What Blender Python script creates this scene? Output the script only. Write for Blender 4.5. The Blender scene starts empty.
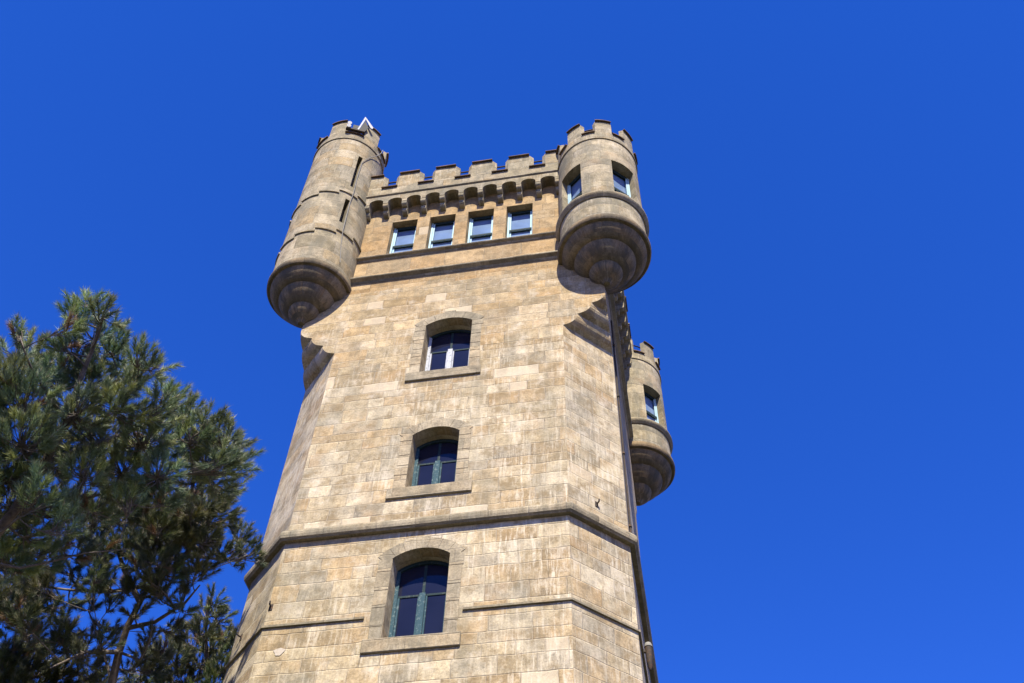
import bpy, bmesh, math, random
import numpy as np
from mathutils import Vector, Matrix

R = math.radians
random.seed(7)
rng = np.random.default_rng(11)
scn = bpy.context.scene
COL = scn.collection

# ------------------------------------------------------------------ camera
CAM = Vector((4.7619, -19.2427, 1.6))
YAW, PITCH, ROLL, FPX = -0.2016, 0.9103, 0.0371, 1040.0
_r = Vector((math.cos(YAW), -math.sin(YAW), 0)); _f = Vector((math.sin(YAW), math.cos(YAW), 0)); _u = Vector((0, 0, 1))
FW = _f * math.cos(PITCH) + _u * math.sin(PITCH)
UP = -_f * math.sin(PITCH) + _u * math.cos(PITCH)
RT = _r * math.cos(ROLL) + UP * math.sin(ROLL)
UP = -_r * math.sin(ROLL) + UP * math.cos(ROLL)
cam_d = bpy.data.cameras.new("camera"); cam = bpy.data.objects.new("camera", cam_d); COL.objects.link(cam)
cam_d.sensor_width = 36; cam_d.lens = FPX * 36 / 1024; cam_d.clip_start = .1; cam_d.clip_end = 5000
M4 = Matrix((RT, UP, -FW)).transposed().to_4x4(); M4.translation = CAM
cam.matrix_world = M4
scn.camera = cam

# ------------------------------------------------------------------ sky, sun, exposure
SUN_EL, SUN_AZ = R(50), R(12)          # azimuth measured from the front wall's normal towards the right
SUNV = Vector((math.sin(SUN_AZ) * math.cos(SUN_EL), -math.cos(SUN_AZ) * math.cos(SUN_EL), math.sin(SUN_EL)))
W = bpy.data.worlds.new("World"); scn.world = W; W.use_nodes = True
nt = W.node_tree
bg = nt.nodes['Background']
sky = nt.nodes.new('ShaderNodeTexSky'); sky.sky_type = 'NISHITA'; sky.sun_disc = False
sky.sun_elevation = SUN_EL; sky.sun_rotation = math.pi - SUN_AZ
sky.altitude = 3000; sky.air_density = 1.0; sky.dust_density = 0.0; sky.ozone_density = 6.0
hs = nt.nodes.new('ShaderNodeHueSaturation'); hs.inputs['Saturation'].default_value = 1.25; hs.inputs['Hue'].default_value = .51
hs.inputs['Value'].default_value = 1.0
tint = nt.nodes.new('ShaderNodeMix'); tint.data_type = 'RGBA'; tint.blend_type = 'MULTIPLY'; tint.inputs[0].default_value = 1
tint.inputs[7].default_value = (2.1, 1.42, 1.92, 1)
nt.links.new(sky.outputs[0], hs.inputs['Color']); nt.links.new(hs.outputs[0], tint.inputs[6]); nt.links.new(tint.outputs[2], bg.inputs[0])
bg.inputs[1].default_value = 0.0715
sl = bpy.data.lights.new("sun", 'SUN'); sl.energy = 5.0; sl.angle = R(.5); sl.color = (1.0, .915, .75)
so = bpy.data.objects.new("sun", sl); COL.objects.link(so)
so.rotation_euler = SUNV.to_track_quat('Z', 'Y').to_euler(); so.location = (20, -60, 80)
scn.view_settings.view_transform = 'Standard'; scn.view_settings.look = 'None'
scn.view_settings.gamma = 1; scn.view_settings.exposure = 1.3; scn.view_settings.use_curve_mapping = False

# ------------------------------------------------------------------ helpers
def at(u, v, dist):
    """a traced photo point carried out to its own distance (m) from the camera"""
    d = FW + RT * ((u - 512) / FPX) - UP * ((v - 341.5) / FPX)
    return CAM + d.normalized() * dist

def link(o, parent=None):
    COL.objects.link(o)
    if parent is not None: o.parent = parent
    return o

def thing(name, label, cat, loc=(0, 0, 0), group=None):
    o = bpy.data.objects.new(name, None); COL.objects.link(o); o.location = loc
    o.empty_display_size = .5
    o['label'] = label; o['category'] = cat
    if group: o['group'] = group
    return o

def tag(o, label, cat, group=None):
    o['label'] = label; o['category'] = cat
    if group: o['group'] = group
    return o

def uvmap(me, centre=None, rad=1.2):
    """wall coordinates in metres: along the wall, and height"""
    if not me.uv_layers: me.uv_layers.new(name='UVMap')
    uv = me.uv_layers[0].data
    for p in me.polygons:
        n = p.normal
        if centre is not None:
            mid = math.atan2(p.center.x - centre[0], -(p.center.y - centre[1]))
        for li in p.loop_indices:
            c = me.vertices[me.loops[li].vertex_index].co
            if centre is not None:
                if abs(n.z) > .8:
                    uv[li].uv = (c.x, c.y)
                else:
                    a = math.atan2(c.x - centre[0], -(c.y - centre[1]))
                    while a - mid > math.pi: a -= 2 * math.pi
                    while a - mid < -math.pi: a += 2 * math.pi
                    uv[li].uv = (a * rad, c.z)
            elif abs(n.z) > .8:
                uv[li].uv = (c.x + 3.3, c.y + 1.7)
            else:
                a = round(math.atan2(n.y, n.x) / (math.pi / 4)) * math.pi / 4
                t = (-math.sin(a), math.cos(a))
                uv[li].uv = (c.x * t[0] + c.y * t[1] + 20 * a, c.z)

def mesh_obj(name, bm, mats, parent=None, smooth=None, centre=None, rad=1.2, recalc=True):
    if recalc: bmesh.ops.recalc_face_normals(bm, faces=bm.faces)
    me = bpy.data.meshes.new(name); bm.to_mesh(me); bm.free()
    for m in (mats if isinstance(mats, (list, tuple)) else [mats]): me.materials.append(m)
    if smooth is not None:
        for p in me.polygons: p.use_smooth = True
        me.set_sharp_from_angle(angle=R(smooth))
    uvmap(me, centre, rad)
    return link(bpy.data.objects.new(name, me), parent)

def loft(bm, rings, close_v=False, cap=True):
    vs = [[bm.verts.new(p) for p in ring] for ring in rings]
    n = len(vs[0]); k = len(vs)
    for i in range(k if close_v else k - 1):
        a, b = vs[i], vs[(i + 1) % k]
        for j in range(n):
            bm.faces.new((a[j], a[(j + 1) % n], b[(j + 1) % n], b[j]))
    if cap and not close_v:
        bm.faces.new(vs[0]); bm.faces.new(vs[-1])
    return vs

def box(bm, x0, x1, y0, y1, z0, z1, bev=0.0, mi=0):
    r = bmesh.ops.create_cube(bm, size=1)
    vs = r['verts']
    for v in vs:
        v.co = Vector(((x0 + x1) / 2 + v.co.x * (x1 - x0), (y0 + y1) / 2 + v.co.y * (y1 - y0), (z0 + z1) / 2 + v.co.z * (z1 - z0)))
    fs = set(f for v in vs for f in v.link_faces)
    if bev:
        es = set(e for v in vs for e in v.link_edges)
        q = bmesh.ops.bevel(bm, geom=list(es), offset=bev, segments=1, affect='EDGES')
        vs = list(set(vs) & set(bm.verts)) if False else [v for f in q['faces'] for v in f.verts]
        fs = set(f for v in vs if v.is_valid for f in v.link_faces)
    for f in fs: f.material_index = mi
    return fs

def xform(bm, fs, M):
    vs = set(v for f in fs for v in f.verts)
    for v in vs: v.co = M @ v.co

def prism(bm, pts, y0, y1, mi=0):
    """2-D outline (x, z) pushed from y0 to y1"""
    a = [bm.verts.new((p[0], y0, p[1])) for p in pts]; b = [bm.verts.new((p[0], y1, p[1])) for p in pts]
    n = len(pts); fs = [bm.faces.new(a), bm.faces.new(list(reversed(b)))]
    for i in range(n): fs.append(bm.faces.new((a[i], b[i], b[(i + 1) % n], a[(i + 1) % n])))
    for f in fs: f.material_index = mi
    return fs

def tube(bm, pts, rads, seg=6, cap=True):
    rings = []; prev = None
    for i, p in enumerate(pts):
        p = Vector(p)
        d = (Vector(pts[min(i + 1, len(pts) - 1)]) - Vector(pts[max(i - 1, 0)])).normalized()
        if prev is None: n = d.orthogonal().normalized()
        else:
            n = prev - d * prev.dot(d)
            n = n.normalized() if n.length > 1e-6 else d.orthogonal().normalized()
        prev = n; b = d.cross(n)
        rr = rads[i] if hasattr(rads, '__len__') else rads
        rings.append([p + (n * math.cos(2 * math.pi * k / seg) + b * math.sin(2 * math.pi * k / seg)) * rr for k in range(seg)])
    loft(bm, rings, cap=cap)

def boolean_cut(obj, bm_cut):
    bmesh.ops.recalc_face_normals(bm_cut, faces=bm_cut.faces)
    me = bpy.data.meshes.new('cutter'); bm_cut.to_mesh(me); bm_cut.free()
    c = bpy.data.objects.new('cutter', me); COL.objects.link(c)
    m = obj.modifiers.new('cut', 'BOOLEAN'); m.operation = 'DIFFERENCE'; m.solver = 'EXACT'; m.object = c
    bpy.context.view_layer.update()
    dg = bpy.context.evaluated_depsgraph_get()
    new = bpy.data.meshes.new_from_object(obj.evaluated_get(dg))
    obj.modifiers.clear(); old = obj.data; obj.data = new; new.name = old.name
    bpy.data.objects.remove(c); bpy.data.meshes.remove(me); bpy.data.meshes.remove(old)
    return obj

# ------------------------------------------------------------------ materials
class NB:
    def __init__(s, name):
        s.m = bpy.data.materials.new(name); s.m.use_nodes = True
        s.t = s.m.node_tree; s.p = s.t.nodes['Principled BSDF']
    def n(s, typ, ins=None, **kw):
        x = s.t.nodes.new('ShaderNode' + typ)
        for k, v in kw.items(): setattr(x, k, v)
        for k, v in (ins or {}).items():
            if isinstance(v, bpy.types.NodeSocket): s.t.links.new(v, x.inputs[k])
            else: x.inputs[k].default_value = v
        return x
    def math(s, op, a, b=0.0, c=0.0, clamp=False):
        x = s.n('Math', {0: a, 1: b, 2: c}, operation=op); x.use_clamp = clamp
        return x.outputs[0]
    def ramp(s, fac, stops, interp='LINEAR'):
        x = s.n('ValToRGB', {0: fac}); e = x.color_ramp; e.interpolation = interp
        while len(e.elements) < len(stops): e.elements.new(.5)
        for el, (p, c) in zip(e.elements, stops):
            el.position = p; el.color = (c, c, c, 1) if isinstance(c, (int, float)) else (*c, 1)
        return x.outputs[0]
    def mix(s, f, a, b, mode='MIX'):
        x = s.n('Mix', data_type='RGBA', blend_type=mode)
        for sk, v in (('Factor', f), ('A', a), ('B', b)):
            i = [q for q in x.inputs if q.name == sk and (q.type == ('VALUE' if sk == 'Factor' else 'RGBA'))][0]
            if isinstance(v, bpy.types.NodeSocket): s.t.links.new(v, i)
            else: i.default_value = v if sk == 'Factor' else (*v, 1)
        return [q for q in x.outputs if q.type == 'RGBA'][0]
    def out(s, k, v):
        if isinstance(v, bpy.types.NodeSocket): s.t.links.new(v, s.p.inputs[k])
        else: s.p.inputs[k].default_value = v
    def bump(s, h, dist, strength=1.0):
        b = s.n('Bump', {'Height': h, 'Distance': dist, 'Strength': strength}); s.t.links.new(b.outputs[0], s.p.inputs['Normal'])

def stone(name, palette, row=.36, col=.75, mortar=(.54, .46, .34), mortar_amt=.5, streak=.6, grime=.4, joint=.011, val=.61, grey=(.2, .185, .135), drip=False, iron=.35, pale=.55):
    b = NB(name)
    uv0 = b.n('UVMap'); sep0 = b.n('SeparateXYZ', {0: uv0.outputs[0]})
    u = b.math('MULTIPLY_ADD', b.n('ObjectInfo').outputs['Random'], 40.0, sep0.outputs[0]); v = sep0.outputs[1]
    uv = b.n('CombineXYZ', {0: u, 1: v, 2: 0.0})
    wob = b.n('TexNoise', {'Vector': uv.outputs[0], 'Scale': 2.3, 'Detail': 2.0}, noise_dimensions='2D').outputs[0]
    vj = b.math('MULTIPLY_ADD', b.math('SUBTRACT', wob, .5), .05, v)
    uj = b.math('MULTIPLY_ADD', b.math('SUBTRACT', wob, .5), -.05, u)
    vr = b.math('DIVIDE', vj, row)
    rc = b.n('TexVoronoi', {'W': vr, 'Scale': 1.0, 'Randomness': .8}, voronoi_dimensions='1D')
    rd = b.n('TexVoronoi', {'W': vr, 'Scale': 1.0, 'Randomness': .8}, voronoi_dimensions='1D', feature='DISTANCE_TO_EDGE')
    rs = b.n('SeparateColor', {0: rc.outputs['Color']})
    fr = b.math('DIVIDE', b.math('MULTIPLY_ADD', rs.outputs[0], .9, .6), col)
    w2 = b.math('MULTIPLY_ADD', rs.outputs[1], 61.7, b.math('MULTIPLY', uj, fr))
    bc = b.n('TexVoronoi', {'W': w2, 'Scale': 1.0, 'Randomness': .8}, voronoi_dimensions='1D')
    bd = b.n('TexVoronoi', {'W': w2, 'Scale': 1.0, 'Randomness': .8}, voronoi_dimensions='1D', feature='DISTANCE_TO_EDGE')
    d1 = b.math('MULTIPLY', rd.outputs['Distance'], row); d2 = b.math('DIVIDE', bd.outputs['Distance'], fr)
    dm = b.math('MINIMUM', d1, d2)
    jm = b.n('MapRange', {0: dm, 1: joint * .4, 2: joint * 1.3, 3: 1.0, 4: 0.0}, interpolation_type='SMOOTHSTEP').outputs[0]
    bs = b.n('SeparateColor', {0: bc.outputs['Color']})
    n = len(palette)
    base = b.ramp(bs.outputs[0], [(i / n, c) for i, c in enumerate(palette)], 'CONSTANT')
    if drip:   # the lower stone is paler and greyer, the upper courses keep their ochre
        up = b.n('MapRange', {0: v, 1: 20.0, 2: 23.5, 3: 0.0, 4: 1.0}).outputs[0]
        base = b.mix(b.math('MULTIPLY', up, .55), base, b.mix(bs.outputs[1], (.5, .355, .18), (.42, .275, .125)))
        base = b.mix(b.math('MULTIPLY_ADD', up, -.3, .3), base, (.51, .44, .315))
    # each block: tone shift, cloudy weathering
    base = b.mix(1.0, base, b.ramp(bs.outputs[1], [(0, .74), (1, 1.2)]), 'MULTIPLY')
    v3 = b.n('CombineXYZ', {0: u, 1: v, 2: b.math('MULTIPLY', bs.outputs[2], 9.0)}).outputs[0]
    cl = b.n('TexNoise', {'Vector': v3, 'Scale': 3.5, 'Detail': 6.0, 'Roughness': .65}).outputs[0]
    base = b.mix(b.ramp(cl, [(.4, 0), (.7, .3)]), base, palette[0])
    base = b.mix(1.0, base, b.ramp(cl, [(.3, .62), (.5, 1.0), (.68, 1.28)]), 'MULTIPLY')
    fine = b.n('TexNoise', {'Vector': uv.outputs[0], 'Scale': 22.0, 'Detail': 6.0, 'Roughness': .7}).outputs[0]
    base = b.mix(1.0, base, b.ramp(fine, [(.28, .6), (.72, 1.25)]), 'MULTIPLY')
    # orange iron staining on some blocks
    st = b.n('TexNoise', {'Vector': v3, 'Scale': 1.7, 'Detail': 3.0}).outputs[0]
    base = b.mix(b.math('MULTIPLY', b.ramp(st, [(.5, 0), (.66, iron)]), b.ramp(bs.outputs[2], [(.35, 0), (.5, 1)])), base, (.45, .275, .115))
    # lime drips: pale thin vertical streaks in broad patches
    sv = b.n('CombineXYZ', {0: b.math('MULTIPLY', u, 15.0), 1: b.math('MULTIPLY', v, 1.3), 2: 0.0}).outputs[0]
    sn = b.n('TexNoise', {'Vector': sv, 'Scale': 1.0, 'Detail': 5.0, 'Roughness': .75}).outputs[0]
    big = b.n('TexNoise', {'Vector': uv.outputs[0], 'Scale': .42, 'Detail': 3.0}).outputs[0]
    base = b.mix(b.math('MULTIPLY', b.math('MULTIPLY', b.ramp(sn, [(.5, 0), (.62, 1)]), b.ramp(big, [(.4, .1), (.58, 1)])), b.math('MULTIPLY', b.n('MapRange', {0: v, 1: 21.5, 2: 24.0, 3: 1.0, 4: .25}).outputs[0], streak) if drip else streak), base, (.68, .6, .45))
    # brown cloudy staining that crosses the joints
    bn = b.n('TexNoise', {'Vector': uv.outputs[0], 'Scale': 2.1, 'Detail': 8.0, 'Roughness': .72}).outputs[0]
    base = b.mix(b.ramp(bn, [(.52, 0), (.63, .75)]), base, tuple(c * .56 for c in palette[1]))
    base = b.mix(b.math('MULTIPLY', b.ramp(bn, [(.3, 1), (.46, 0)]), streak), base, (.66, .58, .45))
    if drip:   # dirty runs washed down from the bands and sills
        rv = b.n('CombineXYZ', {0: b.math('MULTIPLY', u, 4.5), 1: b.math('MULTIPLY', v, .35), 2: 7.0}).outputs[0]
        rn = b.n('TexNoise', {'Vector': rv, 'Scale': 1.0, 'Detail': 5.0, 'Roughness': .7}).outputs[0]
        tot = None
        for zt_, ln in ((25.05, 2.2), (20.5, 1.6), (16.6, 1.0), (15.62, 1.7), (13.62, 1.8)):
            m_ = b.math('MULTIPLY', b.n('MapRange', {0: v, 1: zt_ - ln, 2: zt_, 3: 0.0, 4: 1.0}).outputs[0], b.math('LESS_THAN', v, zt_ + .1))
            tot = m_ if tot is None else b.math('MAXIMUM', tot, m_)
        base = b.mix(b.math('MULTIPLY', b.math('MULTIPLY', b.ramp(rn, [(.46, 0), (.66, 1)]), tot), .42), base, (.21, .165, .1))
    # grey lichen and soot patches
    gv = b.n('CombineXYZ', {0: b.math('MULTIPLY', u, 1.5), 1: b.math('MULTIPLY', v, .5), 2: 4.0}).outputs[0]
    gn = b.n('TexNoise', {'Vector': gv, 'Scale': 1.1, 'Detail': 7.0, 'Roughness': .68}).outputs[0]
    base = b.mix(b.math('MULTIPLY', b.ramp(gn, [(.47, 0), (.64, 1)]), grime), base, grey)
    # joints: mostly pale mortar, here and there open and dark
    open_ = b.n('TexNoise', {'Vector': uv.outputs[0], 'Scale': 1.3, 'Detail': 2.0}).outputs[0]
    mc = b.mix(b.ramp(open_, [(.6, 0), (.66, 1)]), mortar, (.12, .1, .075))
    base = b.mix(b.math('MULTIPLY', b.math('MULTIPLY', jm, b.ramp(cl, [(.36, .35), (.58, 1)])), mortar_amt), base, mc)
    # bleached or patched pale blocks
    if pale: base = b.mix(b.ramp(bs.outputs[1], [(.93, 0), (.94, pale)]), base, (.58, .5, .37))
    if val != 1.0: base = b.mix(1.0, base, (val, val, val), 'MULTIPLY')
    b.out('Base Color', base); b.out('Roughness', .92); b.out('Specular IOR Level', .2)
    h = b.math('MULTIPLY_ADD', jm, -1.0, b.math('MULTIPLY_ADD', fine, .9, b.math('MULTIPLY_ADD', cl, .8, b.math('MULTIPLY', bs.outputs[2], .5))))
    b.bump(h, .012, .9)
    return b.m

PAL_SHAFT = [(.46, .365, .21), (.43, .305, .15), (.52, .43, .27), (.37, .25, .115), (.39, .335, .23), (.56, .475, .325), (.33, .285, .205), (.46, .31, .14), (.48, .39, .245), (.42, .33, .19)]
PAL_TOP = [(.49, .335, .165), (.46, .31, .15), (.51, .365, .195), (.45, .29, .13), (.47, .35, .2)]
PAL_TUR = [(.41, .345, .225), (.37, .31, .195), (.45, .375, .25), (.43, .325, .18), (.34, .295, .21)]
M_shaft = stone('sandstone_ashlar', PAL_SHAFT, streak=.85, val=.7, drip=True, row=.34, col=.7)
M_top = stone('ochre_sandstone', PAL_TOP, row=.42, col=1.0, streak=.15, grime=.22, mortar_amt=.35, joint=.008)
M_tur = stone('weathered_turret_stone', PAL_TUR, iron=.25, pale=0, row=.42, col=.9, streak=.5, grime=.75, mortar_amt=.5, joint=.008)
M_trim = stone('weathered_trim_stone', pale=0, iron=.2, palette= [(.37, .31, .205), (.33, .275, .18), (.41, .345, .23)], row=2.0, col=.9, streak=.25, grime=.7, mortar_amt=.15, joint=.008)
M_pend = stone('weathered_shade_stone', pale=0, palette= [(.26, .205, .13), (.21, .17, .11), (.3, .22, .125)], row=2.0, col=.9, streak=.12, grime=.85, mortar_amt=.1, joint=.008, grey=(.1, .088, .065))  # weathered stone, darkened further for the shade under the turrets
M_cope = stone('brown_coping_tile', [(.16, .1, .065), (.13, .085, .06), (.19, .115, .07)], row=3.0, col=.5, streak=.1, grime=.5, mortar_amt=.2, grey=(.09, .075, .06))
M_surr = stone('window_surround_stone', pale=.3, iron=.2, palette= [(.45, .375, .25), (.41, .345, .235), (.48, .385, .245)], row=.4, col=3.0, streak=.3, grime=.5, mortar_amt=.15, joint=.009)

def paint(name, col, chips=(.25, .22, .18), amt=.5, rough=.55):
    b = NB(name)
    g = b.n('NewGeometry').outputs['Position']
    n = b.n('TexNoise', {'Vector': g, 'Scale': 14.0, 'Detail': 6.0, 'Roughness': .7}).outputs[0]
    b.out('Base Color', b.mix(b.math('MULTIPLY', b.ramp(n, [(.54, 0), (.62, 1)]), amt), col, chips))
    b.out('Roughness', max(rough, .8)); b.out('Specular IOR Level', .2); b.bump(n, .004, .5)
    return b.m
M_blue = paint('pale_blue_paint', (0.304, 0.44, 0.496), amt=.3)
M_teal = paint('teal_green_paint', (.022, .055, .072), chips=(.15, .19, .18), amt=.55)
M_white = paint('peeling_white_paint', (0.336, 0.352, 0.384), chips=(.12, .13, .15), amt=.85)
M_dark = paint('dark_rail_and_shade_paint', (.01, .024, .028), amt=.12)  # dark rails; also stands in for shade on upper frame members
M_iron = paint('rusty_iron', (.04, .032, .026), chips=(.12, .06, .03), amt=.6, rough=.7)
M_metal = paint('grey_galvanised_metal', (.05, .05, .046), chips=(.09, .085, .07), amt=.3)
M_lamp = paint('white_enamel', (.4, .4, .4), chips=(.14, .14, .13), amt=.5, rough=.35)
M_cable = paint('grey_cable', (.17, .165, .15), amt=.4, rough=.6)
def glass(name, col):
    b = NB(name)
    g = b.n('NewGeometry').outputs['Position']
    n = b.n('TexNoise', {'Vector': g, 'Scale': 2.0, 'Detail': 2.0}).outputs[0]
    b.out('Base Color', b.mix(n, col, tuple(c * .5 for c in col))); b.out('Roughness', .04); b.out('IOR', 1.52)
    b.out('Specular IOR Level', .3); b.bump(n, .006, .4)
    return b.m
M_glass = glass('dark_window_glass', (.012, .014, .03))
M_glass2 = glass('sky_tinted_window_glass', (.16, .235, .38))  # blue base colour stands in for sky reflected in blind-backed panes

def bark(name, a, c):
    b = NB(name); g = b.n('NewGeometry').outputs['Position']
    n = b.n('TexNoise', {'Vector': g, 'Scale': 9.0, 'Detail': 6.0, 'Roughness': .7}).outputs[0]
    b.out('Base Color', b.mix(b.ramp(n, [(.35, 0), (.65, 1)]), a, c)); b.out('Roughness', .95); b.bump(n, .03, 1.0)
    return b.m
M_bark = bark('pine_bark', (.05, .036, .026), (.15, .115, .085))
M_twig = bark('grey_twig_bark', (.06, .048, .038), (.14, .115, .092))
def foliage(name, mul=1.0):
    b = NB(name)
    c = b.n('VertexColor', layer_name='tone')
    col = b.mix(1.0, c.outputs[0], (mul, mul, mul), 'MULTIPLY')
    b.out('Base Color', col); b.out('Roughness', .5); b.out('Specular IOR Level', .35)
    tr = b.n('BsdfTranslucent', {'Color': col}); mx = b.n('MixShader', {0: .22})
    b.t.links.new(b.p.outputs[0], mx.inputs[1]); b.t.links.new(tr.outputs[0], mx.inputs[2])
    b.t.links.new(mx.outputs[0], b.t.nodes['Material Output'].inputs[0])
    return b.m
M_needle = foliage('pine_needles')

def ground_mat():
    b = NB('dry_grass_ground'); g = b.n('NewGeometry').outputs['Position']
    n = b.n('TexNoise', {'Vector': g, 'Scale': .4, 'Detail': 8.0, 'Roughness': .7}).outputs[0]
    n2 = b.n('TexNoise', {'Vector': g, 'Scale': 12.0, 'Detail': 5.0}).outputs[0]
    c = b.mix(b.ramp(n, [(.4, 0), (.6, 1)]), (.03, .04, .016), (.07, .06, .035))
    b.out('Base Color', b.mix(1.0, c, b.ramp(n2, [(.2, .6), (.8, 1.2)]), 'MULTIPLY')); b.out('Roughness', .95); b.bump(n2, .03)
    return b.m

# ------------------------------------------------------------------ ground
bm = bmesh.new()
N = 40; S = 1500.0
gv = [[None] * (N + 1) for _ in range(N + 1)]
for i in range(N + 1):
    for j in range(N + 1):
        x = (i / N * 2 - 1); y = (j / N * 2 - 1)
        X = S * x * abs(x); Y = S * y * abs(y)
        d = math.hypot(X, Y); z = 0 if d < 60 else -min(80, (d - 60) * .15)
        gv[i][j] = bm.verts.new((X, Y, z))
for i in range(N):
    for j in range(N): bm.faces.new((gv[i][j], gv[i + 1][j], gv[i + 1][j + 1], gv[i][j + 1]))
g = mesh_obj('ground', bm, ground_mat(), smooth=60); g['kind'] = 'structure'

# ------------------------------------------------------------------ tower
Z2, K1, E0, MM = 24.67, .0023, 2.9004, .003
def hw(z): return 4.0 + K1 * max(0, Z2 - z) + .005 * max(0, 15.9 - z)
def ee(z): return E0 + MM * (Z2 - z)
def octo(h, e, z):
    return [Vector(p) for p in ((-e, -h, z), (e, -h, z), (h, -e, z), (h, e, z), (e, h, z), (-e, h, z), (-h, e, z), (-h, -e, z))]

tower = thing('stone_tower', 'tall square sandstone tower with round corner turrets and a battlemented top', 'tower')

# shaft with the corbelled corners (three quarter-round steps)
rings = []
for z in (-.3, 4, 8, 12, 16, 20): rings.append((z, hw(z), ee(z)))
ZS, ZT = 22.03, 23.2
e_lo, e_hi = ee(ZS), hw(ZT) - .002
rings.append((ZS, hw(ZS), e_lo))
for k in range(3):
    za, zb = ZS + (ZT - ZS) * k / 3, ZS + (ZT - ZS) * (k + 1) / 3
    ea, eb = e_lo + (e_hi - e_lo) * k / 3, e_lo + (e_hi - e_lo) * (k + 1) / 3
    for t in range(1, 8):
        a = t / 7 * math.pi / 2
        # convex roll: spreads out first, then rises
        rings.append((za + .02 + (zb - za - .04) * (1 - math.cos(a)), hw(za), ea + (eb - ea) * math.sin(a)))
    rings.append((zb, hw(zb), eb))
rings.append((24.6, hw(24.6), hw(24.6) - .002))
bm = bmesh.new(); loft(bm, [octo(h, e, z) for z, h, e in rings])
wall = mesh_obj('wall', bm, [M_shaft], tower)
# three arched windows in the front wall
ARCH = [(20.82, 22.72, .6, M_white), (16.98, 18.61, .535, M_teal), (13.17, 15.07, .575, M_teal)]
def arch_pts(w, z0, z1, rise, n=12):
    # outline from lower left, up, over a segmental arch, down
    rr = (w * w + rise * rise) / (2 * rise); a0 = math.asin(w / rr); cz = z1 + rise - rr
    top = [(rr * math.sin(-a0 + 2 * a0 * i / n), cz + rr * math.cos(-a0 + 2 * a0 * i / n)) for i in range(n + 1)]
    return [(-w, z0)] + top + [(w, z0)]
cut = bmesh.new()
for z0, z1, w, _ in ARCH: prism(cut, arch_pts(w, z0, z1, .2), -5, -hw(z0) + .55)
boolean_cut(wall, cut); uvmap(wall.data)

# upper block (own ochre stone), four sash windows
bm = bmesh.new(); loft(bm, [[Vector(p) for p in ((-4, -4, z), (4, -4, z), (4, 4, z), (-4, 4, z))] for z in (24.6, 29.5)])
top = mesh_obj('upper_wall', bm, [M_top], tower)
SASH_X = [(k - 1.5) * 1.15 for k in range(4)]; SZ0, SZ1, SW = 26.30, 28.15, .387
cut = bmesh.new()
for x in SASH_X: box(cut, x - SW, x + SW, -5, -3.55, SZ0, SZ1)
boolean_cut(top, cut); uvmap(top.data)

def course(name, prof, parent, mat, square=False):
    """moulding round the tower: prof = [(z, projection)]"""
    bm = bmesh.new(); rr = []
    for z, o in prof:
        h = hw(z) + o; e = (h - .001) if square else ee(z) + .414 * o
        rr.append(octo(h, e, z))
    loft(bm, rr, close_v=True)
    return mesh_obj(name, bm, mat, parent)
course('string_course', [(25.03, -.05), (25.03, .01), (25.09, .05), (25.14, .15), (25.165, .16), (25.19, .155), (25.27, .0), (25.27, -.05)], tower, M_trim, True)
course('sill_course', [(26.12, -.05), (26.12, .01), (26.17, .04), (26.2, .11), (26.225, .125), (26.245, .12), (26.297, .0), (26.297, -.05)], tower, M_trim, True)
cornice = course('cornice', [(15.75, -.05), (15.75, .1), (15.77, .12), (15.79, .15), (15.85, .165), (15.92, .165), (15.99, .13), (16.07, .02), (16.07, -.05)], tower, M_trim)
# thin string course, broken by the lowest window's surround
def thin_string():
    bm = bmesh.new()
    prof = [(13.645, -.05), (13.645, .045), (13.69, .045), (13.725, .006), (13.725, -.05)]
    segs = []
    h = hw(13.65); e = ee(13.65)
    path = [(.92, -h), (e, -h), (h, -e), (h, e), (e, h), (-e, h), (-h, e), (-h, -e), (-e, -h), (-.96, -h)]
    rr = []
    for i, (x, y) in enumerate(path):
        n = Vector((x, y)).normalized()
        if i in (0, len(path) - 1): n = Vector((0, -1)); k = 1
        else:
            d1 = (Vector(path[i]) - Vector(path[i - 1])).normalized(); d2 = (Vector(path[i + 1]) - Vector(path[i])).normalized()
            n1 = Vector((d1.y, -d1.x)); n2 = Vector((d2.y, -d2.x)); n = (n1 + n2).normalized(); k = 1 / n.dot(n1)
        rr.append([Vector((x + n.x * o * k, y + n.y * o * k, z)) for z, o in prof])
    loft(bm, rr)
    return mesh_obj('thin_string_course', bm, M_trim, tower)
thin_string()

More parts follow.
